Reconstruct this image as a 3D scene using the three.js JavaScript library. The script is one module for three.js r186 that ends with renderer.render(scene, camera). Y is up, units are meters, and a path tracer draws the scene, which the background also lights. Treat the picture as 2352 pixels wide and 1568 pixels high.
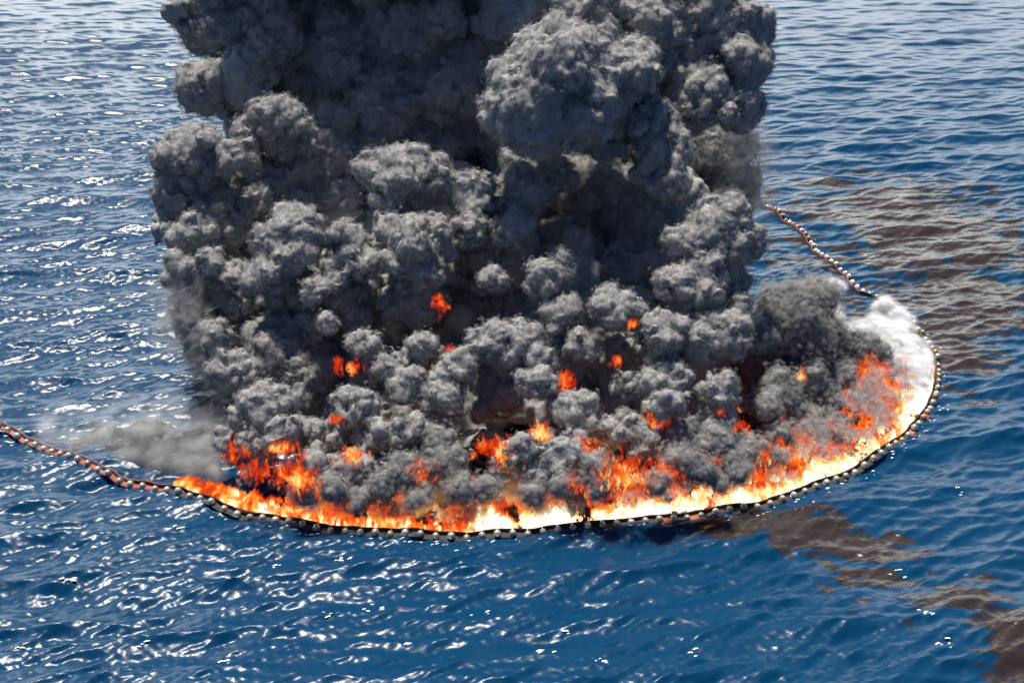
import * as THREE from 'three';
import { mergeGeometries, mergeVertices } from 'three/addons/utils/BufferGeometryUtils.js';

// ---------------------------------------------------------------- camera, sky, sun, exposure
const CAM_H = 60, PITCH = 26.6 * Math.PI / 180, FOV = 34, PW = 2352, PH = 1568;
const F = (PH / 2) / Math.tan(FOV * Math.PI / 360);
const scene = new THREE.Scene();
const camera = new THREE.PerspectiveCamera(FOV, 1024 / 682, 1, 12000);
camera.position.set(0, CAM_H, 0);
camera.rotation.set(-PITCH, 0, 0);
const renderer = new THREE.WebGLRenderer({ antialias: true });
renderer.setSize(1024, 682);
renderer.toneMapping = THREE.LinearToneMapping;
renderer.toneMappingExposure = 1.6;
renderer.shadowMap.enabled = true;

const clamp = (x, a = 0, b = 1) => Math.min(b, Math.max(a, x));
const sstep = (a, b, x) => { const t = clamp((x - a) / (b - a)); return t * t * (3 - 2 * t); };
const SUN = new THREE.Vector3(-0.14, 0.95, -0.21).normalize();
{
  const W = 512, H = 256, data = new Float32Array(W * H * 4);
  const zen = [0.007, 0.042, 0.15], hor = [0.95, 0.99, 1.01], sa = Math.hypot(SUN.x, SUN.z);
  for (let j = 0; j < H; j++) for (let i = 0; i < W; i++) {
    const el = ((j + 0.5) / H - 0.5) * Math.PI, az = ((i + 0.5) / W - 0.5) * 2 * Math.PI;
    const x = Math.cos(el) * Math.cos(az), y = Math.sin(el), z = Math.cos(el) * Math.sin(az);
    const c = Math.max(0, x * SUN.x + y * SUN.y + z * SUN.z), yy = Math.max(0, y);
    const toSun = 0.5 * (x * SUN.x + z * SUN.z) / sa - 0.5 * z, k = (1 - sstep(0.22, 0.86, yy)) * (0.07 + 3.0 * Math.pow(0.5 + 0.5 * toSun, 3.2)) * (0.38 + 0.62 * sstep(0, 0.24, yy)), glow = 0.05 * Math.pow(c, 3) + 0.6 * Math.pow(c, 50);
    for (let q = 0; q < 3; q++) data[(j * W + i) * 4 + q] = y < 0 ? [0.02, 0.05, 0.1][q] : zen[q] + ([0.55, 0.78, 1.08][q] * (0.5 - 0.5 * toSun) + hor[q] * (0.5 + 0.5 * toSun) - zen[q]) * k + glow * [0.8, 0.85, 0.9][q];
    data[(j * W + i) * 4 + 3] = 1;
  }
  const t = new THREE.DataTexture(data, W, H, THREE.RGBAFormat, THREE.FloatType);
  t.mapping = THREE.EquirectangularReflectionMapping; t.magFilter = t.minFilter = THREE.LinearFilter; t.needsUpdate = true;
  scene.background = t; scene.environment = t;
}
const sun = new THREE.DirectionalLight(new THREE.Color().setRGB(1.0, 0.94, 0.86), 5.0);
sun.position.copy(SUN).multiplyScalar(300).add(new THREE.Vector3(0, 0, -110)); sun.target.position.set(0, 0, -110);
sun.castShadow = true; sun.shadow.radius = 7; sun.shadow.mapSize.set(4096, 4096);
Object.assign(sun.shadow.camera, { left: -140, right: 140, top: 140, bottom: -140, near: 1, far: 800 });
scene.add(sun, sun.target);

// ---------------------------------------------------------------- helpers
let seedState = 12345;
const rnd = () => { seedState = (seedState + 0x6d2b79f5) | 0; let t = Math.imul(seedState ^ (seedState >>> 15), 1 | seedState); t = (t + Math.imul(t ^ (t >>> 7), 61 | t)) ^ t; return ((t ^ (t >>> 14)) >>> 0) / 4294967296; };
const R = (a, b) => a + (b - a) * rnd();
const gauss = () => Math.sqrt(-2 * Math.log(rnd() + 1e-9)) * Math.cos(6.283185 * rnd());
const lerp = (a, b, t) => a + (b - a) * t;
const hash3 = (x, y, z) => { let h = Math.imul(x, 374761393) ^ Math.imul(y, 668265263) ^ Math.imul(z, 2147483647 - 1640531527); h = Math.imul(h ^ (h >>> 13), 1274126177); h ^= h >>> 16; return h >>> 0; };
const vhash = (x, y, z) => hash3(x, y, z) / 4294967296;
function vnoise(x, y, z) {   // smooth value noise, -1..1
  const xi = Math.floor(x), yi = Math.floor(y), zi = Math.floor(z); let u = x - xi, v = y - yi, w = z - zi;
  u = u * u * (3 - 2 * u); v = v * v * (3 - 2 * v); w = w * w * (3 - 2 * w);
  const a = lerp(lerp(lerp(vhash(xi, yi, zi), vhash(xi + 1, yi, zi), u), lerp(vhash(xi, yi + 1, zi), vhash(xi + 1, yi + 1, zi), u), v),
    lerp(lerp(vhash(xi, yi, zi + 1), vhash(xi + 1, yi, zi + 1), u), lerp(vhash(xi, yi + 1, zi + 1), vhash(xi + 1, yi + 1, zi + 1), u), v), w);
  return a * 2 - 1;
}
const fbm = (x, y, z, n = 4) => { let s = 0, a = 0.5; for (let i = 0; i < n; i++) { s += a * vnoise(x, y, z); x = x * 2.03 + 7.1; y = y * 2.03 + 3.7; z = z * 2.03 + 1.9; a *= 0.5; } return s; };
function lobes(x, y, z) {    // round bumps about jittered points, 0..1
  const xi = Math.floor(x), yi = Math.floor(y), zi = Math.floor(z); let best = 9;
  for (let k = -1; k <= 1; k++) for (let j = -1; j <= 1; j++) for (let i = -1; i <= 1; i++) {
    const h = hash3(xi + i, yi + j, zi + k);
    const dx = xi + i + (h & 1023) / 1023 - x, dy = yi + j + ((h >>> 10) & 1023) / 1023 - y, dz = zi + k + ((h >>> 20) & 1023) / 1023 - z;
    const d = dx * dx + dy * dy + dz * dz; if (d < best) best = d;
  }
  return Math.max(0, 1 - best * 1.4);
}
const rowAngle = (py) => PITCH + Math.atan((py - PH / 2) / F);
const cosP = Math.cos(PITCH), sinP = Math.sin(PITCH);
function ray(px, py) { const x = (px - PW / 2) / F, y = -(py - PH / 2) / F; return new THREE.Vector3(x, y * cosP - sinP, -cosP - y * sinP); }   // view depth 1
function ground(px, py, h = 0) { const r = ray(px, py), t = (h - CAM_H) / r.y; return new THREE.Vector3(r.x * t, h, r.z * t); }
function at(px, py, d) { const r = ray(px, py), t = -d / r.z; return { p: new THREE.Vector3(r.x * t, CAM_H + r.y * t, -d), m: t / F }; }   // m = metres per pixel there
const used = {};
const numbered = (n) => { const k = used[n] = (used[n] ?? -1) + 1; return k ? n + '_' + String(k).padStart(3, '0') : n; };
function tag(o, label, category, group, kind) { Object.assign(o.userData, { label, category }); if (group) o.userData.group = group; if (kind) o.userData.kind = kind; return o; }
function part(name, g, m, parent) { const o = new THREE.Mesh(g, m); o.name = name; o.castShadow = o.receiveShadow = true; parent.add(o); return o; }
const std = (r, g, b, rough = 0.7, metal = 0, more = {}) => { const m = new THREE.MeshPhysicalMaterial({ roughness: rough, metalness: metal, ...more }); m.color.setRGB(r, g, b); return m; };

// ---------------------------------------------------------------- the boom's line on the water
const boomPix = [[-330, 900], [-180, 935], [-60, 968], [0, 985], [50, 1003], [100, 1024], [150, 1047], [200, 1068], [250, 1087], [300, 1104], [345, 1113], [400, 1124], [440, 1137], [500, 1158], [560, 1173], [620, 1187], [700, 1203], [780, 1216], [860, 1222], [950, 1228], [1050, 1231], [1150, 1228], [1250, 1220], [1350, 1209], [1450, 1197], [1550, 1182], [1650, 1169], [1740, 1158], [1830, 1131], [1920, 1096], [2000, 1056], [2060, 1016], [2100, 980], [2130, 940], [2148, 890], [2150, 845], [2140, 810], [2115, 770], [2085, 735], [2050, 708], [2000, 680], [1960, 655], [1935, 630], [1905, 605], [1880, 585], [1862, 560], [1845, 540], [1820, 520], [1790, 495], [1765, 475], [1740, 455], [1690, 425], [1620, 395]];
const boomCurve = new THREE.CatmullRomCurve3(boomPix.map(([x, y]) => ground(x, y)), false, 'centripetal');
const boomLen = boomCurve.getLength(); boomCurve.arcLengthDivisions = 1200; boomCurve.updateArcLengths();
const boomPts = boomCurve.getSpacedPoints(800);
const boomCentre = new THREE.Vector3(8, 0, -112);
function boomAt(s) {           // s in metres: point, tangent, inward normal
  const u = clamp(s / boomLen), p = boomCurve.getPointAt(u), t = boomCurve.getTangentAt(u); t.y = 0; t.normalize();
  return { p, t, n: new THREE.Vector3(t.z, 0, -t.x) };
}
function boomDist(x, z) { let b = 1e9; for (let i = 0; i < boomPts.length; i += 2) { const q = boomPts[i], d = (q.x - x) ** 2 + (q.z - z) ** 2; if (d < b) b = d; } return Math.sqrt(b); }

// ---------------------------------------------------------------- sea
const waves = [];
{
  const main = 0.27;           // heading of the wind sea about the view axis
  for (let i = 0; i < 84; i++) {
    const f = (i + rnd()) / 84, lam = Math.exp(lerp(Math.log(0.5), Math.log(17), f));
    const spread = lerp(0.55, 0.26, sstep(0, 0.5, f)), a = main + gauss() * spread, k = 2 * Math.PI / lam;
    const slope = 0.060 * (lam < 0.9 ? 0.5 : lam < 4 ? 1.3 : lam < 7 ? 1.0 : 0.5) * R(0.6, 1.4);
    waves.push({ kx: Math.sin(a) * k, kz: Math.cos(a) * k, k, a: slope / k, ph: R(0, 6.283), lam });
  }
}
function seaAt(x, z, cell, out, fine = 1) {
  let h = 0, gx = 0, gz = 0, ox = 0, oz = 0;
  const gust = 0.92 + 0.55 * fbm(x * 0.045 + 9, 0.3, z * 0.03, 2), far = 1;
  for (const w of waves) {
    let q = clamp((w.lam / cell - 2.2) / 2), qn = fine ? clamp((w.lam / cell - 0.9) / 0.8) : q; if (qn <= 0) continue;
    if (w.lam < 4) { q *= gust; qn *= gust; }
    const p = w.kx * x + w.kz * z + w.ph, s = Math.sin(p), c = Math.cos(p), a = w.a * q;
    h += a * s; gx += w.a * qn * w.kx * c; gz += w.a * qn * w.kz * c; ox += 0.8 * a * w.kx / w.k * c; oz += 0.8 * a * w.kz / w.k * c;
  }
  out[0] = x + ox; out[1] = h; out[2] = z + oz; out[3] = gx; out[4] = gz;
}
const tmp5 = [0, 0, 0, 0, 0];
const seaHeight = (x, z) => { seaAt(x, z, 0.2, tmp5); return tmp5[1]; };

function noiseTexture(n, fn, repeatX, repeatY) {
  const d = new Uint8Array(n * n * 4);
  for (let j = 0; j < n; j++) for (let i = 0; i < n; i++) { const v = clamp(fn(i / n, j / n)) * 255; d.set([v, v, v, 255], (j * n + i) * 4); }
  const t = new THREE.DataTexture(d, n, n); t.wrapS = t.wrapT = THREE.RepeatWrapping; t.magFilter = t.minFilter = THREE.LinearFilter; t.repeat.set(repeatX, repeatY); t.needsUpdate = true; return t;
}
const ripple = (() => {        // small wavelets, periodic on a 13 m tile
  const w = []; for (let i = 0; i < 90; i++) { const l = Math.exp(R(Math.log(0.16), Math.log(0.9))), a = 0.16 + gauss() * 0.8, k = 13 / l; w.push([Math.round(Math.sin(a) * k), Math.round(Math.cos(a) * k), R(0, 6.283), l]); }
  return noiseTexture(1024, (u, v) => { let s = 0; for (const [a, b, p, l] of w) s += l * Math.sin(6.283185 * (a * u + b * v) + p); return 0.5 + s * 0.055; }, 1 / 13, 1 / 13);
})();

const dRows = [], HW = 0.62;
for (let j = 0; j <= 560; j++) dRows.push(CAM_H / Math.tan(rowAngle(lerp(1640, -20, j / 560))));
const rowsD = [-1500, -600, -200, -60, 0, 25, 38, ...dRows, 420, 520, 700, 1000, 1600, 3000, 6000, 11000];
const cols = [-60, -18, -6, -3, -2, -1.4]; for (let i = 0; i <= 720; i++) cols.push(lerp(-1.08, 1.08, i / 720)); cols.push(1.4, 2, 3, 6, 18, 60);
const NC = cols.length, NR = rowsD.length;
const seaPos = new Float32Array(NC * NR * 3), seaNor = new Float32Array(NC * NR * 3), seaUv = new Float32Array(NC * NR * 2);
for (let j = 0; j < NR; j++) {
  const d = rowsD[j], half = HW * Math.max(45, Math.hypot(Math.max(d, 0), CAM_H)) ;
  const rowStep = Math.max(0.05, Math.abs((rowsD[Math.min(NR - 1, j + 1)] - rowsD[Math.max(0, j - 1)]) / 2));
  for (let i = 0; i < NC; i++) {
    const colStep = Math.abs((cols[Math.min(NC - 1, i + 1)] - cols[Math.max(0, i - 1)]) / 2) * half;
    const x = cols[i] * half, z = -d, n = j * NC + i;
    seaAt(x, z, Math.max(rowStep, colStep * 0.6), tmp5);
    seaPos.set([tmp5[0], tmp5[1], tmp5[2]], n * 3);
    const l = Math.hypot(tmp5[3], 1, tmp5[4]); seaNor.set([-tmp5[3] / l, 1 / l, -tmp5[4] / l], n * 3); seaUv.set([x, z], n * 2);
  }
}
function sheet(keep, lift = 0, colour) {
  const map = new Map(), idx = [], P = [], N = [], U = [], C = [];
  const v = (n) => { let k = map.get(n); if (k === undefined) { k = map.size; map.set(n, k); P.push(seaPos[n * 3] + seaNor[n * 3] * lift, seaPos[n * 3 + 1] + seaNor[n * 3 + 1] * lift, seaPos[n * 3 + 2] + seaNor[n * 3 + 2] * lift); N.push(seaNor[n * 3], seaNor[n * 3 + 1], seaNor[n * 3 + 2]); U.push(seaUv[n * 2], seaUv[n * 2 + 1]); if (colour) C.push(...colour(n)); } return k; };
  for (let j = 0; j < NR - 1; j++) for (let i = 0; i < NC - 1; i++) {
    const a = j * NC + i, b = a + 1, c = a + NC, d = c + 1;
    if (keep && !keep(a, b, c, d)) continue;
    const A = v(a), B = v(b), Cc = v(c), D = v(d); idx.push(A, B, D, A, D, Cc);
  }
  const g = new THREE.BufferGeometry(); g.setAttribute('position', new THREE.Float32BufferAttribute(P, 3)); g.setAttribute('normal', new THREE.Float32BufferAttribute(N, 3)); g.setAttribute('uv', new THREE.Float32BufferAttribute(U, 2));
  if (colour) g.setAttribute('color', new THREE.Float32BufferAttribute(C, 4));
  g.setIndex(idx); return g;
}
const waterMat = std(0.001, 0.030, 0.076, 0.28, 0, { ior: 1.33, specularIntensity: 0.65, bumpMap: ripple, bumpScale: 0.014 });
const sea = part('sea', sheet(), waterMat, scene); sea.userData.kind = 'structure'; sea.userData.label = 'open blue sea ruffled by short wind waves';

// oil slicks: brown sheets riding the waves
const oilMat = std(0.030, 0.021, 0.018, 0.24, 0, { ior: 1.4, bumpMap: ripple, bumpScale: 0.03, vertexColors: true, transparent: true });
function oilSlick(label, blobs, strength) {
  const cov = new Float32Array(NC * NR);
  for (let n = 0; n < NC * NR; n++) {
    const x = seaUv[n * 2], d = -seaUv[n * 2 + 1]; if (d < 55 || d > 330) continue;
    const depth = d * cosP + CAM_H * sinP, px = x / depth * F + PW / 2, py = PH / 2 + F * Math.tan(Math.atan(CAM_H / d) - PITCH);
    let s = -9; for (const [cx, cy, rx, ry, tilt] of blobs) { const c = Math.cos(tilt), q = Math.sin(tilt), u = ((px - cx) * c + (py - cy) * q) / rx, w = (-(px - cx) * q + (py - cy) * c) / ry; s = Math.max(s, 1 - Math.hypot(u, w)); }
    if (s < -0.7) continue;
    cov[n] = sstep(-0.12, 0.34, s + 1.5 * fbm(x * 0.09 + blobs[0][0] + d * 0.03, 3.1, d * 0.2, 3) + 1.6 * fbm(x * 0.5 + d * 0.12, 8.1, d * 1.3, 4)) * strength;
  }
  const g = sheet((a, b, c, d) => cov[a] + cov[b] + cov[c] + cov[d] > 0.02, 0.012, (n) => [1, 1, 1, cov[n]]);
  const o = part(numbered('oil_slick'), g, oilMat, scene); tag(o, label, 'oil slick', null, 'stuff'); return o;
}
oilSlick('broad brown oil slick beyond the right arm of the boom', [[2070, 480, 230, 60, 0], [2120, 560, 240, 90, 0.1], [2180, 660, 210, 110, 0.15], [2180, 780, 130, 80, 0.4], [2000, 500, 160, 60, 0.5]], 1);
oilSlick('narrow brown oil streak trailing below the right part of the boom', [[1700, 1190, 170, 30, -0.05], [1850, 1215, 150, 40, 0.3], [2000, 1265, 130, 34, 0.25]], 0.9);
oilSlick('reddish brown oil patch in the lower right corner', [[2190, 1365, 220, 52, -0.02], [2345, 1470, 70, 70, 0.2], [2060, 1330, 110, 26, 0.1]], 0.95);

{
  const poly = boomPts.filter((_, i) => i % 8 === 0), inside = (x, z) => { let c = false; for (let i = 0, j = poly.length - 1; i < poly.length; j = i++) if ((poly[i].z > z) !== (poly[j].z > z) && x < (poly[j].x - poly[i].x) * (z - poly[i].z) / (poly[j].z - poly[i].z) + poly[i].x) c = !c; return c; };
  const cov = new Float32Array(NC * NR);
  for (let n = 0; n < NC * NR; n++) { const x = seaUv[n * 2], z = seaUv[n * 2 + 1]; if (z > -75 || z < -150 || Math.abs(x) > 60 || !inside(x, z)) continue; cov[n] = sstep(-24, -17, x) * sstep(-128, -116, z + fbm(x * 0.2, 1, z * 0.2) * 8); }
  const o = part(numbered('oil_slick'), sheet((a, b, c, d) => cov[a] + cov[b] + cov[c] + cov[d] > 0.02, 0.02, (n) => [0.4, 0.4, 0.4, cov[n]]), oilMat, scene); tag(o, 'thick black crude oil held inside the boom under the flames', 'oil slick', null, 'stuff');
}

// ---------------------------------------------------------------- smoke
const ico = {}; const icosphere = (n) => ico[n] ??= (() => { const g = new THREE.IcosahedronGeometry(1, n); g.deleteAttribute('uv'); g.deleteAttribute('normal'); return mergeVertices(g, 1e-5); })();
const smokeMat = std(0.275, 0.27, 0.262, 1, 0, { specularIntensity: 0 });
// a smoke thing's surface: spheres joined smoothly, swollen by round lobes of four sizes, then meshed with surface nets
function cauliflower(balls, cell) {
  const all = [], K = 5;
  for (const [c, r, sx, sy] of balls) {
    all.push([c.x, c.y, c.z, r * 0.70, sx, sy]);
    for (let i = 0; i < 10; i++) { const u = R(-0.6, 1), t = R(0, 6.283), q = Math.sqrt(1 - u * u), e = r * R(0.42, 0.70); all.push([c.x + Math.cos(t) * q * e * sx, c.y + u * e * sy, c.z + Math.sin(t) * q * e, r * R(0.26, 0.46), 1, 1]); }
  }
  const lo = [1e9, 1e9, 1e9], hi = [-1e9, -1e9, -1e9];
  for (const [x, y, z, r, sx, sy] of all) { const p = [x, y, z], e = [r * sx, r * sy, r]; for (let k = 0; k < 3; k++) { lo[k] = Math.min(lo[k], p[k] - e[k] - 1.9); hi[k] = Math.max(hi[k], p[k] + e[k] + 1.9); } }
  const nx = Math.ceil((hi[0] - lo[0]) / cell) + 1, ny = Math.ceil((hi[1] - lo[1]) / cell) + 1, nz = Math.ceil((hi[2] - lo[2]) / cell) + 1, sxy = nx * ny, F = new Float32Array(sxy * nz), rad = new Float32Array(sxy * nz);
  for (const [x, y, z, r, sx, sy] of all) {
    const e = r + 1.6, i0 = Math.max(0, Math.floor((x - e * sx - lo[0]) / cell)), i1 = Math.min(nx - 1, Math.ceil((x + e * sx - lo[0]) / cell)), j0 = Math.max(0, Math.floor((y - e * sy - lo[1]) / cell)), j1 = Math.min(ny - 1, Math.ceil((y + e * sy - lo[1]) / cell)), k0 = Math.max(0, Math.floor((z - e - lo[2]) / cell)), k1 = Math.min(nz - 1, Math.ceil((z + e - lo[2]) / cell));
    for (let k = k0; k <= k1; k++) for (let j = j0; j <= j1; j++) for (let i = i0; i <= i1; i++) {
      const dx = (lo[0] + i * cell - x) / sx, dy = (lo[1] + j * cell - y) / sy, dz = lo[2] + k * cell - z, d = r - Math.sqrt(dx * dx + dy * dy + dz * dz);
      if (d > -1.6) { const w = Math.exp(K * Math.min(d, 3)), n = i + j * nx + k * sxy; F[n] += w; rad[n] += w * r; }
    }
  }
  for (let k = 0, n = 0; k < nz; k++) for (let j = 0; j < ny; j++) for (let i = 0; i < nx; i++, n++) {
    if (F[n] === 0) { F[n] = -2; continue; }
    const r = rad[n] / F[n]; let f = Math.log(F[n]) / K; F[n] = f;
    if (f > 1.0 || f < -1.5) continue;
    let x = lo[0] + i * cell, y = lo[1] + j * cell, z = lo[2] + k * cell;
    const wx = vnoise(x * 0.45, y * 0.45, z * 0.45), wy = vnoise(x * 0.45 + 31, y * 0.45, z * 0.45), wz = vnoise(x * 0.45, y * 0.45 + 17, z * 0.45);
    x += wx * 0.7; y += wy * 0.7; z += wz * 0.7;
    const big = clamp((r - 1.2) / 2.5);
    f -= 0.78 + 0.75 * big;
    if (big > 0) f += big * 1.4 * lobes(x * 0.31, y * 0.33, z * 0.33);
    f += (0.80 + 0.1 * big) * lobes(x * 0.72 + 7, y * 0.72, z * 0.72);
    f += 0.32 * lobes(x * 1.5, y * 1.55 + 3, z * 1.55);
    if (Math.abs(f) < 0.5) f += 0.05 * lobes(x * 3.1, y * 3.1, z * 3.1 + 5) - 0.02;
    F[n] = f;
  }
  const id = new Int32Array(sxy * nz).fill(-1), P = [], idx = [], off = [0, 1, nx, nx + 1, sxy, sxy + 1, sxy + nx, sxy + nx + 1], E = [[0, 1], [2, 3], [4, 5], [6, 7], [0, 2], [1, 3], [4, 6], [5, 7], [0, 4], [1, 5], [2, 6], [3, 7]];
  for (let k = 0; k < nz - 1; k++) for (let j = 0; j < ny - 1; j++) for (let i = 0; i < nx - 1; i++) {
    const n = i + j * nx + k * sxy; let m = 0; for (let q = 0; q < 8; q++) if (F[n + off[q]] > 0) m |= 1 << q;
    if (m === 0 || m === 255) continue;
    let cx = 0, cy = 0, cz = 0, c = 0;
    for (const [p, q] of E) { if (((m >> p) & 1) === ((m >> q) & 1)) continue; const fp = F[n + off[p]], fq = F[n + off[q]], t = fp / (fp - fq); cx += (p & 1) + t * ((q & 1) - (p & 1)); cy += ((p >> 1) & 1) + t * (((q >> 1) & 1) - ((p >> 1) & 1)); cz += (p >> 2) + t * ((q >> 2) - (p >> 2)); c++; }
    id[n] = P.length / 3; P.push(lo[0] + (i + cx / c) * cell, lo[1] + (j + cy / c) * cell, lo[2] + (k + cz / c) * cell);
  }
  const quad = (a, b, c, d, flip) => { if (a < 0 || b < 0 || c < 0 || d < 0) return; if (flip) idx.push(a, c, b, a, d, c); else idx.push(a, b, c, a, c, d); };
  for (let k = 1; k < nz - 1; k++) for (let j = 1; j < ny - 1; j++) for (let i = 1; i < nx - 1; i++) {
    const n = i + j * nx + k * sxy, s = F[n] > 0;
    if (s !== F[n + 1] > 0) quad(id[n - nx - sxy], id[n - sxy], id[n], id[n - nx], !s);
    if (s !== F[n + nx] > 0) quad(id[n - 1 - sxy], id[n - 1], id[n], id[n - sxy], !s);
    if (s !== F[n + sxy] > 0) quad(id[n - 1 - nx], id[n - nx], id[n], id[n - 1], !s);
  }
  const g = new THREE.BufferGeometry(); g.setAttribute('position', new THREE.Float32BufferAttribute(P, 3)); g.setIndex(idx); g.computeVertexNormals(); return g;
}
const baseD = (x, y) => {
  const t = [[0, 132], [200, 123], [400, 115], [600, 107], [800, 100], [1000, 92], [1150, 84.5], [1300, 80]];
  let d = 132; for (let i = 0; i < t.length - 1; i++) if (y >= t[i][0]) d = lerp(t[i][1], t[i + 1][1], clamp((y - t[i][0]) / (t[i + 1][0] - t[i][0])));
  return d + sstep(1550, 2050, x) * sstep(350, 800, y) * 15;
};
// soft flakes: cupped discs whose rim fades out
function flakeGeometry(alpha) {
  const p = [0, 0, 0.16], c = [1, 1, 1, alpha], idx = [], S = 9;
  for (let ring = 1; ring <= 2; ring++) for (let i = 0; i < S; i++) { const a = i / S * 6.283185 + ring * 0.3, r = ring / 2 * (1 + 0.18 * Math.sin(i * 2.7)); p.push(Math.cos(a) * r, Math.sin(a) * r, ring === 1 ? 0.08 : -0.12); c.push(1, 1, 1, ring === 1 ? alpha * 0.55 : 0); }
  for (let i = 0; i < S; i++) { const j = (i + 1) % S; idx.push(0, 1 + i, 1 + j, 1 + i, 1 + S + i, 1 + S + j, 1 + i, 1 + S + j, 1 + j); }
  const g = new THREE.BufferGeometry(); g.setAttribute('position', new THREE.Float32BufferAttribute(p, 3)); g.setAttribute('color', new THREE.Float32BufferAttribute(c, 4)); g.setIndex(idx); g.computeVertexNormals(); return g;
}
const softSmoke = std(0.285, 0.28, 0.272, 1, 0, { specularIntensity: 0, transmission: 0.1, vertexColors: true, transparent: true, side: THREE.DoubleSide });
const dummy = new THREE.Object3D();
const zAxis = new THREE.Vector3(0, 0, 1), vn = new THREE.Vector3(), spin = new THREE.Quaternion();
function flakes(name, geometry, material, spots, parent) {
  const o = new THREE.InstancedMesh(geometry, material, spots.length); o.name = name; o.userData.kind = 'stuff';
  spots.forEach(([x, y, z, s, nx, ny, nz], i) => {
    dummy.position.set(x, y, z); dummy.scale.setScalar(s);
    if (nx === undefined) dummy.rotation.set(R(0, 6.28), R(0, 6.28), R(0, 6.28));
    else { vn.set(nx + gauss() * 0.3, ny + gauss() * 0.3, nz + gauss() * 0.3).normalize(); dummy.quaternion.setFromUnitVectors(zAxis, vn).multiply(spin.setFromAxisAngle(zAxis, R(0, 6.28))); }
    dummy.updateMatrix(); o.setMatrixAt(i, dummy.matrix);
  });
  parent.add(o); return o;
}
const wispFlake = flakeGeometry(0.30);
let wispTotal = 0;
function smoke(name, label, list, soft = 1) {
  let mm = 0, rr = 0; const balls = list.map(([px, py, r, dd = 0, sx = 1, sy = 1]) => { const { p, m } = at(px, py, baseD(px, py) + dd); mm += m / list.length; rr += r * m / list.length; return [p, r * m * 1.04, sx, sy]; });
  const cell = soft < 1 ? mm * (soft < 0.55 ? 9 : 6.4) : Math.max(mm * 3.9, rr * 0.042);
  const geo = cauliflower(balls, cell), g = part(numbered(name), geo, smokeMat, scene); tag(g, label, 'smoke');
  const P = geo.attributes.position, N = geo.attributes.normal, spots = [], n = soft < 0.55 ? 0 : Math.round(P.count * 0.62 * (soft < 1 ? 0.4 : soft)), k0 = mm / 0.045;
  for (let i = 0; i < n; i++) {
    const k = Math.floor(rnd() * P.count); if (N.getZ(k) < -0.3) continue;
    const e = (Math.abs(gauss()) * 0.18 - 0.02) * soft * soft * k0 * (rnd() < 0.12 ? 2.5 : 1);
    spots.push([P.getX(k) + N.getX(k) * e, P.getY(k) + N.getY(k) * e, P.getZ(k) + N.getZ(k) * e, R(0.16, 0.34) * k0 * (0.2 + 0.8 * soft), N.getX(k), N.getY(k), N.getZ(k)]);
  }
  wispTotal += spots.length;
  if (spots.length) flakes('wisp', wispFlake, softSmoke, spots, g);
  return g;
}
smoke('smoke_column', 'tall pale sunlit smoke column at the top right of the plume', [[1290, 205, 170, -9], [1180, 240, 105, -10], [1300, 150, 120, -10], [1425, 175, 95, -9], [1240, 290, 100, -9], [1370, 40, 125, -6], [1500, 55, 125, -5], [1640, 70, 125, -4], [1700, 150, 85, -4], [1735, 80, 50, -3], [1600, 215, 120, -1], [1690, 250, 75, -2]]);
smoke('smoke_column', 'dark blue grey smoke mass filling the top left of the plume', [[490, 60, 100, 13], [640, 100, 150, 15], [800, 120, 150, 15], [960, 90, 160, 13], [900, 260, 150, 15], [1060, 220, 100, 13], [800, 350, 130, 13], [700, 420, 110, 11], [470, 205, 78, 12], [870, 5, 70, 9], [1050, 320, 110, 17]], 1.2);
smoke('smoke_billow', 'dark cauliflower smoke billow under the top left mass', [[650, 295, 85, 4], [580, 310, 60, 5], [560, 420, 100, 9]]);
smoke('smoke_billow', 'tan sunlit smoke crown on the left edge of the plume', [[445, 360, 92], [540, 365, 55, -1], [385, 440, 40], [430, 440, 85, 2]]);
smoke('smoke_billow', 'small pair of pale smoke puffs low on the left edge', [[440, 545, 58, -1], [425, 620, 56, -1], [480, 600, 36, -2], [490, 500, 90, 4], [460, 640, 60, 4], [540, 670, 80, 4]]);
smoke('smoke_billow', 'rounded grey smoke billow between left edge and middle column', [[655, 560, 92, -2], [620, 630, 60, -2], [700, 520, 50, -2], [680, 680, 90, 4]]);
smoke('smoke_billow', 'knobbly smoke ridge leaning right of the rounded grey billow', [[800, 570, 66, -1], [840, 610, 45, -1], [770, 630, 45, -1], [720, 672, 38, -3], [800, 690, 90, 5]]);
smoke('smoke_billow', 'bright double smoke head in the middle of the plume', [[920, 420, 108, -1], [1000, 420, 70, -1], [950, 580, 86, -3], [1000, 560, 70, -2], [900, 520, 50, -2], [960, 680, 90, 4]]);
smoke('smoke_billow', 'pale smoke shoulder right of the double head', [[1090, 460, 66, -1], [1190, 450, 80, 0], [1180, 525, 58, -1], [1080, 530, 55, -1], [1230, 400, 90, 4], [1140, 600, 100, 6]]);
smoke('smoke_billow', 'small sunlit smoke tuft below the tall right column', [[1360, 310, 62, -3], [1400, 330, 45, -3]]);
smoke('smoke_column', 'lumpy smoke strand hanging down from the tall right column', [[1500, 300, 76, -5], [1545, 350, 55, -4], [1535, 420, 55, -3], [1500, 390, 60, -2], [1440, 250, 90, -2]]);
smoke('smoke_column', 'deep shaded smoke between the tall column and the lower puffs', [[1350, 460, 130, 14], [1460, 520, 130, 14], [1600, 360, 110, 18], [1660, 440, 85, 18], [1300, 580, 120, 14], [1450, 620, 100, 13], [1120, 720, 130, 13], [950, 740, 120, 13], [1000, 330, 120, 16], [1180, 350, 120, 16]], 1.4);
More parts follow.
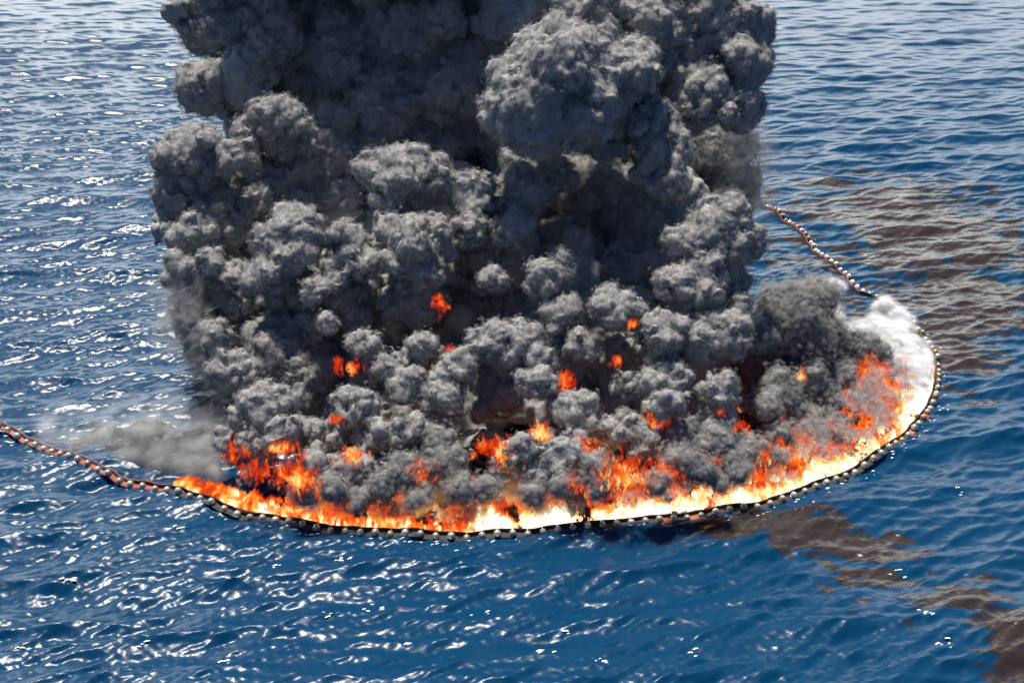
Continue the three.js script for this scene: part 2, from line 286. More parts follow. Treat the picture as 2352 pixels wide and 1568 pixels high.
smoke('smoke_billow', 'large grey smoke dome beside the far end of the boom', [[1640, 540, 100, -4], [1580, 560, 60, -4], [1700, 560, 62, -4], [1620, 610, 75, -3], [1650, 640, 80, 2]]);
smoke('smoke_billow', 'two broad grey smoke puffs below the large dome', [[1600, 665, 66, -4], [1540, 650, 44, -3], [1690, 710, 58, -3], [1670, 770, 72, -5], [1600, 790, 55, -3], [1740, 770, 55, -2]]);
smoke('smoke_billow', 'soft grey smoke bank at the right shoulder of the plume', [[1800, 730, 68, -2], [1860, 690, 52, 0], [1850, 780, 60, -2], [1760, 820, 70, 3], [1900, 770, 40, 0]], 2);
smoke('smoke_puff', 'two small sunlit smoke puffs alone in the dark centre', [[1130, 640, 34, -2], [1250, 645, 48, -3], [1290, 605, 42, -3]]);
smoke('smoke_puff', 'domed smoke puff with red flame glowing below it, right of centre', [[1410, 705, 66, -4], [1290, 720, 46, -3], [1330, 800, 42, -3], [1400, 790, 70, 2]]);
smoke('smoke_puff', 'round knobbly smoke ball right of the domed puff', [[1525, 770, 62, -5], [1525, 830, 50, -2]]);
smoke('smoke_billow', 'wide mushroom smoke head in the lower middle', [[1180, 795, 84, -4], [1110, 800, 46, -4], [1235, 880, 55, -5], [1240, 830, 40, -5], [1140, 890, 80, 1]]);
smoke('smoke_billow', 'stacked smoke knobs left of the wide mushroom head', [[975, 800, 44, -3], [1050, 850, 56, -4], [1020, 900, 54, -4], [940, 880, 52, -3], [890, 850, 42, -2], [840, 800, 44, -3], [960, 850, 60, 0]]);
smoke('smoke_billow', 'crumbly grey smoke lump above the lower left flames', [[600, 940, 74, -3], [650, 920, 40, -3], [560, 960, 46, -3], [655, 1005, 52, -4], [590, 1010, 56, -2], [700, 990, 44, -2], [530, 1010, 34, -1]]);
smoke('smoke_billow', 'grey smoke puffs low on the far left of the fire', [[500, 775, 46, -2], [530, 840, 46, -2], [490, 840, 28, -2], [560, 860, 40, -2], [640, 800, 100, 4], [680, 860, 100, 4], [745, 748, 26, -3]]);
smoke('smoke_billow', 'chain of small smoke puffs under the stacked knobs', [[830, 950, 56, -3], [790, 920, 40, -3], [900, 990, 45, -4], [955, 980, 36, -3], [770, 1000, 50, -1], [850, 1010, 46, -2], [820, 1080, 60, -1], [720, 1060, 44, -2]]);
smoke('smoke_puff', 'pale smooth smoke puff right of the lower centre', [[1325, 945, 58, -4], [1290, 930, 34, -4], [1430, 985, 50, -3], [1390, 1000, 44, -2], [1480, 1020, 50, -2]]);
smoke('smoke_puff', 'grey smoke puff standing between two flames at lower centre', [[1290, 1045, 52, -4], [1320, 1010, 30, -4], [1190, 1030, 40, -4], [1160, 1070, 44, -2], [1250, 1090, 44, -2]]);
smoke('smoke_puff', 'upright smoke puff with a flame at its foot, right of centre', [[1650, 905, 56, -4], [1650, 960, 44, -3], [1535, 925, 42, -5], [1510, 875, 46, -4], [1560, 870, 36, -4], [1440, 890, 40, -2]]);
smoke('smoke_billow', 'grey smoke bank over the right part of the flames', [[1790, 900, 52, -3], [1850, 880, 55, -3], [1760, 930, 40, -4], [1890, 920, 45, -3], [1930, 870, 45, -2], [1830, 960, 44, -3], [1640, 1010, 46, -4], [1710, 1030, 42, -3], [1560, 1000, 56, -2], [1780, 1000, 38, -3], [1940, 940, 36, -2]], 1.4);
smoke('smoke_billow', 'dark smoke tuft beside the white steam on the right', [[1985, 800, 44, -3], [1950, 790, 30, -3], [2020, 810, 26, -3], [1960, 830, 36, -1]], 1.4);
smoke('smoke_puff', 'thin grey smoke puffs rising off the front flames', [[930, 1080, 36, -3.2], [990, 1070, 32, -3.4], [1060, 1120, 32, -2.2], [1120, 1125, 28, -2.2], [1300, 1120, 28, -3], [880, 1115, 30, -2.2], [1220, 1135, 24, -2], [770, 1115, 34, -2.4], [1010, 1010, 34, -3], [1040, 1060, 30, -3], [700, 1130, 26, -2], [830, 1150, 22, -1.6], [960, 1150, 22, -1.4], [1370, 1075, 34, -4], [1380, 1120, 22, -3], [1560, 1060, 34, -4.5], [1610, 1075, 30, -4.5], [1690, 1075, 34, -4.5], [1760, 1040, 32, -4.5], [1510, 1110, 24, -3.5], [1640, 1110, 22, -3.5], [1800, 1060, 24, -4], [1880, 1010, 30, -4.5], [1930, 985, 28, -4.5], [1985, 930, 30, -4.5], [2035, 880, 26, -3.5], [1850, 1060, 20, -3.5]], 1.6);
const coreRows = [];
for (const [y, x0, x1, r, dd] of [[1035, 590, 1720, 50, 1.5], [960, 600, 1840, 72, 2.5], [860, 620, 1880, 88, 4], [760, 560, 1800, 100, 5.5], [640, 500, 1700, 110, 8], [500, 460, 1650, 120, 11]]) for (let x = x0; x <= x1; x += r * 1.25) coreRows.push([x, y, r, dd + (y > 700 ? 5.5 : 4.5)]);
coreRows.push([860, -60, 110, 16], [1230, -20, 110, 14], [1160, 30, 90, 10], [430, 10, 60, 10], [1130, 20, 130, 16], [1080, 120, 110, 18], [560, 180, 90, 12]);
// inner body behind the visible puffs, so that no gap opens to the sea
smoke('smoke_column', 'dark shaded core of the plume seen between the puffs', [...[[620, 740, 130, 18], [800, 800, 150, 20], [1000, 900, 150, 17], [1250, 860, 140, 20], [1450, 860, 140, 20], [1650, 840, 120, 20], [1550, 700, 130, 22], [700, 560, 120, 18], [850, 470, 120, 20], [600, 520, 110, 18], [1250, 260, 150, 22], [1500, 180, 150, 24], [750, 220, 160, 24], [1000, 200, 160, 26], [1120, 60, 130, 20], [1080, -40, 120, 20], [560, 250, 80, 18], [960, 520, 120, 16], [1230, 420, 120, 16], [1360, 380, 110, 17], [1250, 520, 120, 17], [1430, 330, 100, 16], [1560, 480, 100, 17], [720, 960, 90, 14], [1360, 1000, 80, 14], [1780, 860, 80, 16], [880, 980, 90, 13], [1150, 990, 90, 13], [1560, 960, 90, 14]], ...coreRows], 0.6);
// plume above the frame, unseen; billows added here to shade the top left
smoke('smoke_column', 'unseen upper plume with billows added to shade the top left mass', [[640, -200, 230, 12], [900, -210, 260, 10], [860, -300, 240, 4], [1060, -210, 170, 10], [1000, -190, 150, 5], [720, -190, 170, 3], [520, -170, 130, 3], [880, -190, 170, 2], [1050, -340, 240, 12], [1300, -330, 220, 30]], 0.5);

// white steam and thin smoke, loose in the air over the water
const steamMat = std(0.95, 0.95, 0.95, 1, 0, { specularIntensity: 0, transmission: 0.12, vertexColors: true, transparent: true, side: THREE.DoubleSide });
const thinMat = std(0.52, 0.52, 0.51, 1, 0, { specularIntensity: 0, transmission: 0.5, vertexColors: true, transparent: true, side: THREE.DoubleSide });
const thinFlake = flakeGeometry(0.13);
const denseFlake = flakeGeometry(0.30);
function haze(name, label, material, n, spot, flake = thinFlake) {
  const spots = []; for (let i = 0; i < n; i++) { const s = spot(); if (s) spots.push(s); }
  return tag(flakes(numbered(name), flake, material, spots, scene), label, name === 'steam' ? 'steam' : 'smoke', null, 'stuff');
}
const sOf = (px, py) => { const g = ground(px, py); let b = 1e9, k = 0; boomPts.forEach((q, i) => { const d = (q.x - g.x) ** 2 + (q.z - g.z) ** 2; if (d < b) { b = d; k = i; } }); return k / 800 * boomLen; };
const sRightFire = sOf(2148, 880), sSteamEnd = sOf(1960, 655), sApex = sOf(2120, 775), sLeftFire = sOf(395, 1123);
haze('steam', 'bright white steam inside the right bend of the boom', steamMat, 8000, () => {
  const f = rnd(), s = lerp(sRightFire - 6, sSteamEnd, Math.pow(f, 1.15)), b = boomAt(s), k = 1 - Math.abs(s - sApex) / 34;
  const inn = 0.7 + Math.abs(gauss()) * (1.2 + 4.6 * clamp(k)); if (rnd() > 0.15 + clamp(k)) return null;
  const x = b.p.x + b.n.x * inn, z = b.p.z + b.n.z * inn; if (fbm(x * 0.22, 6, z * 0.16, 3) < -0.10 + 0.035 * inn) return null;
  return [x, 0.15 + Math.abs(gauss()) * (0.25 + 0.6 * clamp(k)), z, Math.min(R(0.6, 1.5), inn * 0.9), 0, 1, 0.2];
}, flakeGeometry(0.14));
const veilMat = std(0.72, 0.73, 0.72, 1, 0, { specularIntensity: 0, transmission: 0.35, vertexColors: true, transparent: true, side: THREE.DoubleSide });
haze('thin_smoke', 'thin pale smoke veil drifting over the water at the left of the fire', veilMat, 1250, () => {
  const f = rnd(), px = lerp(90, 510, f), py = lerp(1005, 1090, f) - Math.abs(gauss()) * 80 * (0.4 + 0.6 * f) + 6; if (fbm(px * 0.02, py * 0.04, 4, 4) < 0.06 - 0.22 * f + R(-0.45, 0.3)) return null;
  const { p } = at(px, py, baseD(px, py) + R(-1, 7) + (1 - f) * 5); return p.y < 0.3 ? null : [p.x, p.y, p.z, R(0.7, 2.0), 0, 0.9, 0.45];
}, flakeGeometry(0.07));
haze('thin_smoke', 'thin grey smoke veil blowing off the right side of the plume', thinMat, 600, () => {
  const f = rnd(), px = 1715 + gauss() * 34, py = lerp(300, 480, f); const { p } = at(px, py, 126 + gauss() * 5); return p.y < 0.25 ? null : [p.x, p.y, p.z, R(0.6, 1.7)];
});
haze('thin_smoke', 'faint smoke haze trailing from the lower left edge of the plume', thinMat, 1500, () => {
  const f = rnd(), px = lerp(390, 560, f) + gauss() * 30, py = lerp(690, 900, f) + gauss() * 40; const { p } = at(px, py, 106 + gauss() * 4); return p.y < 0.25 ? null : [p.x, p.y, p.z, R(0.6, 1.6)];
});

haze('thin_smoke', 'thin grey smoke wisps curling just above the front row of flames', thinMat, 22000, () => {
  const f = rnd(), s = lerp(sLeftFire + 6, sRightFire, f), b = boomAt(s), inn = 1.2 + 5.5 * rnd(), x = b.p.x + b.n.x * inn, z = b.p.z + b.n.z * inn, y = 0.35 + rnd() * (0.5 + 0.40 * inn);
  if (fbm(x * 0.36 + 40, y * 0.4, z * 0.36, 3) < 0.10 - 0.02 * inn) return null; return [x, y, z, R(0.2, 0.6)];
}, denseFlake);

// ---------------------------------------------------------------- fire
function tongue(seed, seg = 7, sides = 5) {     // one ragged flame, base at 0, height 1
  const P = [], C = [], idx = [], wob = [R(0, 6), R(0, 6), R(-0.3, 0.3), R(-0.3, 0.3)];
  for (let j = 0; j <= seg; j++) {
    const v = j / seg, w = 0.30 * Math.pow(Math.sin(Math.PI * Math.min(1, 0.16 + v * 0.84)), 0.8) * (1 - 0.55 * v) * (0.75 + 0.5 * vhash(seed, j, 3));
    const ox = 0.10 * Math.sin(v * 5 + wob[0]) * v + wob[2] * v * v, oz = 0.10 * Math.sin(v * 4 + wob[1]) * v + wob[3] * v * v;
    for (let i = 0; i < sides; i++) { const a = i / sides * 6.283185 + v * 2; P.push(ox + Math.cos(a) * w * (0.8 + 0.4 * vhash(seed, i, j)), v, oz + Math.sin(a) * w * (0.8 + 0.4 * vhash(seed, i, j + 9))); }
  }
  for (let j = 0; j < seg; j++) for (let i = 0; i < sides; i++) { const a = j * sides + i, b = j * sides + (i + 1) % sides, c = a + sides, d = b + sides; idx.push(a, c, b, b, c, d); }
  const g = new THREE.BufferGeometry(); g.setAttribute('position', new THREE.Float32BufferAttribute(P, 3)); g.setIndex(idx);
  return g;
}
function heat(g, ramp) {      // colour by height: ramp(v) -> [r, g, b, a], the flame's own glow
  const p = g.attributes.position, C = new Float32Array(p.count * 4);
  for (let i = 0; i < p.count; i++) C.set(ramp(clamp(p.getY(i)), i), i * 4);
  g.setAttribute('color', new THREE.BufferAttribute(C, 4)); return g;
}
const mix4 = (stops) => (v) => { for (let i = 0; i < stops.length - 1; i++) if (v <= stops[i + 1][0]) { const t = (v - stops[i][0]) / (stops[i + 1][0] - stops[i][0]); return stops[i][1].map((a, k) => lerp(a, stops[i + 1][1][k], t)); } return stops[stops.length - 1][1]; };
const rampWhite = mix4([[0, [1.6, 1.45, 1.15, 0.95]], [0.4, [1.6, 1.25, 0.8, 0.8]], [0.75, [1.2, 0.55, 0.16, 0.55]], [1, [1.0, 0.2, 0.04, 0]]]);
const rampOrange = mix4([[0, [1.3, 0.75, 0.22, 0.8]], [0.35, [1.15, 0.34, 0.04, 0.75]], [0.75, [0.95, 0.12, 0.015, 0.5]], [1, [0.6, 0.03, 0.01, 0]]]);
const rampRed = mix4([[0, [0.9, 0.12, 0.015, 0.45]], [0.4, [1.0, 0.22, 0.02, 0.65]], [0.75, [0.75, 0.06, 0.01, 0.5]], [1, [0.35, 0.01, 0.003, 0]]]);
const flameMat = new THREE.MeshBasicMaterial({ vertexColors: true, transparent: true, side: THREE.DoubleSide, name: 'flame' }); flameMat.color.setScalar(0.74);
const tongues = {}; for (const [k, r] of [['white', rampWhite], ['orange', rampOrange], ['red', rampRed]]) tongues[k] = [0, 1, 2, 3].map((i) => heat(tongue(i * 7 + 1), r));
const fireSpots = { white: [[], [], [], []], orange: [[], [], [], []], red: [[], [], [], []] };
{
  const L = sRightFire + 3 - sLeftFire;
  for (let i = 0; i < 8000; i++) {
    const f = rnd(), s = sLeftFire + f * L, b = boomAt(s);
    const wide = 1.2 + 5.5 * sstep(0.05, 0.3, f) + 5 * sstep(0.6, 0.8, f), inn = 0.45 + Math.pow(rnd(), 1.7) * wide;
    const x = b.p.x + b.n.x * inn, z = b.p.z + b.n.z * inn, patch = fbm(x * 0.5, 2, z * 0.5, 3);
    if (inn > 0.9 + 0.8 * rnd() && patch < 0.05 + 0.03 * inn - 0.20 * sstep(0.6, 0.8, f)) continue;
    const whiteShare = sstep(0.22, 0.42, f) * (1 - sstep(0.94, 1.0, f) * 0.6), edge = inn / (0.9 + 1.3 * whiteShare * (0.6 + 1.2 * clamp(patch + 0.4)));
    const kind = edge < 1 && rnd() < 0.4 + 0.6 * whiteShare ? 'white' : inn > (whiteShare > 0.5 ? 1.0 : 0) && inn < 3.4 + patch * 4 ? 'orange' : 'red';
    if (kind === 'red' && inn < 1.6) continue;
    const h = (kind === 'white' ? R(0.15, 0.5) + (rnd() < 0.12 ? R(0.2, 0.7) : 0) : kind === 'orange' ? R(0.22, 0.8) : R(0.3, 1.0)) * (0.6 + 1.3 * clamp(patch + 0.35)) * (0.45 + 0.55 * sstep(0, 0.15, f));
    fireSpots[kind][i & 3].push([x, 0.05 + (kind === 'red' ? R(0, 0.6) : 0), z, h, R(0.55, 1.1)]);
  }
}
const tint = new THREE.Color(); const fire = new THREE.Group(); fire.name = 'fire'; tag(fire, 'long band of burning oil along the inside of the boom', 'fire', null, 'stuff'); scene.add(fire);
for (const kind of ['white', 'orange', 'red']) fireSpots[kind].forEach((spots, i) => {
  const o = new THREE.InstancedMesh(tongues[kind][i], flameMat, spots.length); o.name = 'flame'; o.userData.kind = 'stuff';
  spots.forEach(([x, y, z, h, w], k) => { dummy.position.set(x, y, z); dummy.rotation.set(R(-0.25, 0.25), R(0, 6.28), R(-0.3, 0.3)); dummy.scale.set(h * w, h, h * w); dummy.updateMatrix(); o.setMatrixAt(k, dummy.matrix); const c = kind === 'white' ? R(0.72, 1.1) : R(0.3, 1.3); o.setColorAt(k, tint.setRGB(R(0.8, 1.1), c, c * (kind === 'white' ? R(0.7, 1.1) : R(0.4, 1.3)))); });
  fire.add(o);
});
const glow = (() => { const p = [0, 0, 0.12], c = [1, 1, 1, 0.85], idx = []; for (let i = 0; i < 7; i++) { const a = i / 7 * 6.283185, r = 1 + 0.22 * Math.sin(i * 2.3); p.push(Math.cos(a) * r * 0.7, Math.sin(a) * r, -0.08); c.push(1, 1, 1, 0); idx.push(0, 1 + i, 1 + (i + 1) % 7); } const g = new THREE.BufferGeometry(); g.setAttribute('position', new THREE.Float32BufferAttribute(p, 3)); g.setAttribute('color', new THREE.Float32BufferAttribute(c, 4)); g.setIndex(idx); return g; })();
const blaze = mix4([[0, [0.30, 0.008, 0.002]], [0.25, [0.75, 0.05, 0.008]], [0.5, [1.05, 0.22, 0.02]], [0.75, [1.25, 0.62, 0.14]], [1, [1.5, 1.25, 0.8]], [1.4, [1.7, 1.6, 1.35]]]);
{
  const L = sRightFire + 3 - sLeftFire, spots = [];
  for (let i = 0; i < 110000 && spots.length < 52000; i++) {
    const f = rnd(), s = sLeftFire + f * L, b = boomAt(s), ws = sstep(0.2, 0.42, f) * (1 - 0.7 * sstep(0.93, 1, f));
    const wide = 1.5 + 4 * sstep(0.05, 0.3, f) + 5 * sstep(0.6, 0.8, f), inn = 0.35 + Math.pow(rnd(), 1.35) * wide, y = 0.05 + Math.pow(rnd(), 1.6) * (0.7 + 0.32 * inn) * (0.4 + 0.6 * sstep(0, 0.12, f));
    const rag = fbm(s * 0.28, 5, 1, 3), rag2 = fbm(s * 0.9, 9, 1, 2);
    if (y > (0.55 + 0.35 * inn) * (0.75 + 1.5 * rag2)) continue;
    const x = b.p.x + b.n.x * inn, z = b.p.z + b.n.z * inn, n1 = fbm(x * 0.45, y * 0.35 + 2, z * 0.45, 3), n2 = fbm(x * 1.7, y * 0.9, z * 1.7, 3);
    const T = 0.58 + 0.66 * ws * (1 - sstep(0.5, 2.3 + 2.5 * rag, inn)) + 0.7 * rag + 0.12 * ws - inn * (0.17 - 0.07 * sstep(0.6, 0.8, f)) - y * 0.30 + 1.05 * n1 + 1.0 * n2;
    if (T < 0.12) continue; spots.push([x, y, z, R(0.10, 0.26) * (1 + 0.5 * clamp(inn / 5)), T]);
  }
  const o = new THREE.InstancedMesh(glow, flameMat, spots.length); o.name = 'flame'; o.userData.kind = 'stuff';
  spots.forEach(([x, y, z, r, T], k) => { dummy.position.set(x, y, z); dummy.rotation.set(R(-0.7, 0.7), R(0, 6.28), R(-0.6, 0.6)); dummy.scale.set(r, r * 1.7, r); dummy.updateMatrix(); o.setMatrixAt(k, dummy.matrix); const c = blaze(clamp(T, 0, 1.4)), v = R(0.8, 1.15); o.setColorAt(k, tint.setRGB(c[0] * v, c[1] * v, c[2] * v)); });
  fire.add(o);
}
function burst(px, py, w, h, kind, label, dd = -4.4) {
  const { p, m } = at(px, py, baseD(px, py) + dd + (kind === 'red' ? 0.4 : 0)), gs = [], n = Math.round(50 + w * h / 12), hot = kind === 'orange' ? 0.85 : 0.42;
  for (let i = 0; i < n; i++) {
    const g = glow.clone(), u = gauss() * 0.34, v = gauss() * 0.34, r = m * R(3, 7.5) * (0.7 + 0.3 * Math.sqrt(h / 40));
    dummy.position.set(p.x + u * w * m * (1 - 0.25 * v), p.y + v * h * m, p.z + gauss() * 0.25 * w * m * 0.6); dummy.rotation.set(R(-0.6, 0.6), R(0, 6.28), R(-0.8, 0.8)); dummy.scale.set(r, r * 1.8, r); dummy.updateMatrix();
    g.applyMatrix4(dummy.matrix);
    const q = dummy.position, T = hot * (0.75 * Math.exp(-(u * u + v * v) * 2.6)) - 0.12 + 1.1 * fbm(q.x * 1.1, q.y * 0.8, q.z * 1.1, 2) + 0.7 * fbm(q.x * 3.2, q.y * 2, q.z * 3.2, 2);
    if (T < 0.02) continue; const c = blaze(Math.min(T, kind === 'orange' ? 0.80 : 0.55)), C = g.attributes.color; for (let k = 0; k < C.count; k++) C.setXYZ(k, c[0], c[1], c[2]); gs.push(g);
  }
  return tag(part(numbered('flame_burst'), mergeGeometries(gs), flameMat, scene), label, 'flame');
}
const bursts = [
  [690, 1100, 55, 80, 'orange', 'tall bright orange flame at the lower left, right of the crumbly smoke lump'], [650, 1030, 60, 34, 'orange', 'orange red flame glowing inside the crumbly smoke lump at the left'],
  [655, 1085, 30, 50, 'red', 'narrow red flame left of the tall bright orange flame'], [545, 1050, 40, 60, 'red', 'red flame at the left foot of the crumbly smoke lump'], [590, 1085, 60, 50, 'red', 'red flames low between the left edge flame and the narrow red flame'],
  [805, 1045, 55, 30, 'orange', 'slanting yellow orange flame under the chain of small puffs'], [970, 1075, 50, 46, 'red', 'red flame behind the thin front puffs, left of lower centre'],
  [1150, 1040, 40, 60, 'orange', 'curved bright flame at the left side of the lower centre puff'], [1110, 1030, 60, 40, 'red', 'red flame glow left of the curved bright flame'], [1245, 992, 44, 40, 'orange', 'small bright flame above the lower centre puff'],
  [1335, 1028, 56, 44, 'orange', 'bright flame right of the puff standing at lower centre'], [1430, 1095, 120, 90, 'orange', 'largest orange flame in the front row, right of centre'], [1320, 1110, 40, 40, 'red', 'red flame just left of the largest orange flame'],
  [1530, 1080, 90, 60, 'red', 'red orange flames right of the largest orange flame'], [1740, 1050, 60, 40, 'orange', 'orange flame low under the right smoke bank'], [1850, 1040, 90, 50, 'orange', 'wide orange flames toward the right end of the fire'],
  [1510, 962, 46, 40, 'red', 'dark red flame under the upright smoke puff'], [1660, 943, 26, 26, 'orange', 'tiny orange flame at the foot of the upright smoke puff'], [1762, 938, 44, 36, 'red', 'red flame in the gap of the right smoke bank'], [1845, 975, 40, 40, 'red', 'red flame below the gap of the right smoke bank'],
  [1700, 980, 40, 40, 'red', 'red flame left of the gap in the right smoke bank'], [2000, 860, 80, 36, 'orange', 'bright orange flame below the dark tuft beside the steam'], [1995, 835, 40, 36, 'red', 'red flame on the dark tuft beside the steam'], [1842, 865, 30, 22, 'orange', 'small orange flame above the right smoke bank'],
  [2000, 910, 110, 40, 'orange', 'wide pale orange flame inside the right bend of the boom'], [1960, 980, 90, 46, 'orange', 'orange flame near the boom under the right bend'],
  [812, 845, 30, 26, 'orange', 'small red orange flame alone in the dark smoke left of centre'], [770, 835, 26, 50, 'red', 'dim red glow left of the small flame in the dark smoke'], [1425, 830, 34, 24, 'red', 'small red flame below the domed puff'], [1302, 878, 36, 44, 'red', 'red flame right of the wide mushroom head'],
  [1450, 740, 24, 22, 'red', 'dim red flame inside the domed puff'], [1010, 692, 28, 36, 'red', 'faint red glow in the dark smoke at the centre'], [1035, 800, 22, 14, 'red', 'sliver of red flame between the stacked knobs'], [770, 962, 24, 14, 'red', 'tiny red flame between the crumbly lump and the chain of puffs'],
];
for (const [px, py, w, h, k, label] of bursts) burst(px, py, w, h, k, label);
for (const [px, py, inn, e] of [[520, 1160, 1.5, 500], [760, 1200, 2.5, 900], [980, 1215, 3, 1200], [1200, 1210, 3, 1500], [1420, 1190, 4, 2000], [1650, 1150, 4, 2000], [1880, 1085, 5, 2000], [2080, 960, 5, 1500]]) {
  const b = boomAt(sOf(px, py)), l = new THREE.PointLight(new THREE.Color().setRGB(1, 0.45, 0.12), e * 0.05); l.position.set(b.p.x + b.n.x * 1.2, 0.35, b.p.z + b.n.z * 1.2); l.shadow.radius = 4; l.castShadow = true; scene.add(l);
}

// ---------------------------------------------------------------- the boom: floats, wall panels, cables
const boom = new THREE.Group(); boom.name = 'containment_boom'; tag(boom, 'long curved floating oil boom with a row of metal floats around the fire', 'boom'); scene.add(boom);
const FR = 0.325, STEP = 1.36, floatGeo = (() => {
  const pts = []; for (let i = 0; i <= 14; i++) { const a = -0.62 + i / 14 * (Math.PI / 2 + 0.62); pts.push(new THREE.Vector2(Math.max(0.0001, Math.cos(a) * FR * (a < 0 ? 1 : 1 - 0.02 * Math.sin(a * 8))), Math.sin(a) * FR * 1.12)); }
  const collar = new THREE.TorusGeometry(FR * 0.99, 0.022, 5, 16).rotateX(Math.PI / 2); collar.translate(0, -0.05, 0);
  const eye = new THREE.TorusGeometry(0.05, 0.014, 5, 8); eye.translate(0, FR * 1.12 + 0.03, 0);
  return mergeGeometries([new THREE.LatheGeometry(pts, 16), collar, eye].map((g) => { g.deleteAttribute('uv'); return g.toNonIndexed(); }));
})();
const steel = [std(0.42, 0.38, 0.31, 0.34, 0.55), std(0.36, 0.31, 0.24, 0.38, 0.5), std(0.50, 0.47, 0.40, 0.3, 0.55)];
const rust = [std(0.40, 0.22, 0.10, 0.4, 0.4), std(0.32, 0.20, 0.10, 0.42, 0.4)];
const paleFloat = std(0.62, 0.60, 0.53, 0.5, 0.1);
const soot = std(0.022, 0.020, 0.019, 0.75), greyFabric = std(0.22, 0.24, 0.27, 0.6), orangeFabric = std(0.50, 0.11, 0.05, 0.6), wetOrange = std(0.26, 0.055, 0.03, 0.45), redFabric = std(0.22, 0.05, 0.035, 0.6);
const S1 = sOf(300, 1104), S2 = sOf(620, 1187), S3 = sOf(2000, 1056), S4 = sOf(2120, 960), S5 = sOf(1985, 670), S6 = sOf(1880, 585);
function strip(s0, s1, profile) {      // profile: [inward, up] pairs swept along the boom and riding the waves
  const n = 4, P = [], I = [];
  for (let i = 0; i <= n; i++) { const s = lerp(s0, s1, i / n), b = boomAt(s), y = seaHeight(b.p.x, b.p.z) * 0.8; for (const [o, u] of profile) P.push(b.p.x + b.n.x * o, y + u, b.p.z + b.n.z * o); }
  const m = profile.length; for (let i = 0; i < n; i++) for (let j = 0; j < m; j++) { const k = (j + 1) % m, a = i * m + j, b = i * m + k; I.push(a, a + m, b, b, a + m, b + m); }
  const g = new THREE.BufferGeometry(); g.setAttribute('position', new THREE.Float32BufferAttribute(P, 3)); g.setIndex(I); const f = g.toNonIndexed(); f.computeVertexNormals(); return f;
}
const tube = (o, u, r) => [0, 1, 2, 3, 4, 5].map((i) => [o + Math.cos(i / 6 * 6.2832) * r, u + Math.sin(i / 6 * 6.2832) * r]);
const wall = (h) => [[0.02, -0.3], [0.10, h - 0.06], [0.16, h], [0.22, h - 0.06], [0.14, -0.3]];
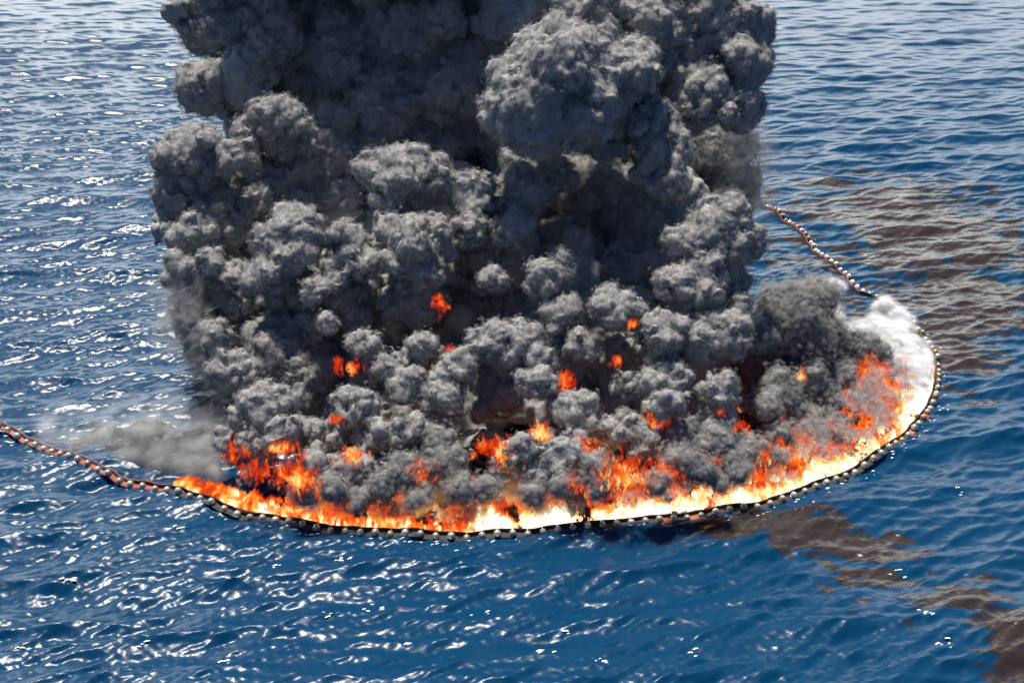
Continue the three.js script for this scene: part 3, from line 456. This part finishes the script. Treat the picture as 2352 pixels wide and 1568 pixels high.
for (let k = 0, s = 0.4; s < boomLen - 0.5; k++, s += STEP) {
  const b = boomAt(s), y = seaHeight(b.p.x, b.p.z) * 0.8, far = s > S5;
  const m = s > S6 + 6 ? (k % 3 ? rust[k % 2] : paleFloat) : far ? paleFloat : s > S3 ? (k % 4 === 1 ? rust[0] : steel[k % 3]) : steel[(k * 7) % 3];
  const f = part('float', floatGeo, m, boom); f.position.set(b.p.x - b.n.x * 0.30, y + 0.16 + R(-0.07, 0.07), b.p.z - b.n.z * 0.30); f.rotation.set(R(-0.2, 0.2), R(0, 6), R(-0.2, 0.2)); f.scale.setScalar(R(0.92, 1.08));
  const e = Math.min(boomLen, s + STEP) - 0.03, wallMat = s < S1 ? greyFabric : s < S5 ? soot : redFabric;
  const p = part('wall_panel', strip(s + 0.03, e, wall(R(0.36, 0.44) * (s > S5 ? 0.55 : 1))), wallMat, boom);
  if (s < S1 + 4) { part('top_cable', strip(s, e + 0.03, tube(0.16, 0.43, 0.03)), orangeFabric, boom); part('skirt_edge', strip(s, e + 0.03, [[-0.55, -0.03], [-0.45, 0.05], [-0.02, 0.07], [-0.02, 0.02]]), wetOrange, boom); }
  else if (s > S5) part('top_cable', strip(s, e + 0.03, tube(0.16, 0.30, 0.06)), redFabric, boom);
  else if ((s > S3 && s < S4 && k % 3 === 0) || (s > sOf(1500, 1190) && s < sOf(1640, 1170) && k % 2)) part('skirt_edge', strip(s, e + 0.03, [[-0.7, -0.04], [-0.55, 0.06], [-0.02, 0.10], [-0.02, 0.02]]), wetOrange, boom);
  else part('skirt_edge', strip(s, e + 0.03, [[-0.62, -0.06], [-0.5, 0.02], [-0.02, 0.06], [-0.02, 0.0]]), soot, boom);
}

// ---------------------------------------------------------------- foam: small whitecaps, and white specks as spray and painted glints at the boom
{
  const blob = (() => { const g = icosphere(2).clone(), p = g.attributes.position; for (let i = 0; i < p.count; i++) { const k = 0.8 + 0.5 * vnoise(p.getX(i) * 2, p.getY(i) * 2, p.getZ(i) * 2); p.setXYZ(i, p.getX(i) * k, p.getY(i) * k * 0.4, p.getZ(i) * k); } g.computeVertexNormals(); return g; })();
  const white = std(0.78, 0.80, 0.82, 0.6), spots = [];
  const caps = [[790, 1285, 9], [845, 1390, 8], [740, 1410, 4], [70, 1482, 8], [515, 1530, 5], [1290, 1452, 5], [1245, 1500, 5], [1100, 1400, 4], [2205, 1130, 4], [2180, 1480, 6], [2120, 1420, 6], [150, 1340, 5], [620, 1300, 4], [1370, 1520, 5], [930, 1470, 4], [1600, 1500, 4], [2060, 1310, 5], [2290, 210, 4], [2040, 285, 3], [1000, 1330, 4], [420, 1215, 3], [330, 1480, 4]];
  for (const [x, y, n] of caps) { const g = ground(x, y); for (let i = 0; i < n * 0.7; i++) { const px = g.x + gauss() * 0.45, pz = g.z + gauss() * 0.25; spots.push([px, seaHeight(px, pz) + 0.01, pz, R(0.04, 0.11)]); } }
  for (let i = 0; i < 260; i++) { const s = R(0, boomLen), b = boomAt(s), o = -0.75 - Math.abs(gauss()) * 0.5; const px = b.p.x + b.n.x * o, pz = b.p.z + b.n.z * o; spots.push([px, seaHeight(px, pz) + 0.02, pz, R(0.025, 0.085)]); }
  const o = new THREE.InstancedMesh(blob, white, spots.length); o.name = 'foam'; tag(o, 'flecks of white foam on the waves, spray and painted glints along the boom', 'foam', null, 'stuff');
  spots.forEach(([x, y, z, r], i) => { dummy.position.set(x, y, z); dummy.rotation.set(0, R(-0.1, 0.6), 0); dummy.scale.set(r * 2.6, r * 0.6, r); dummy.updateMatrix(); o.setMatrixAt(i, dummy.matrix); });
  scene.add(o);
}
renderer.render(scene, camera);
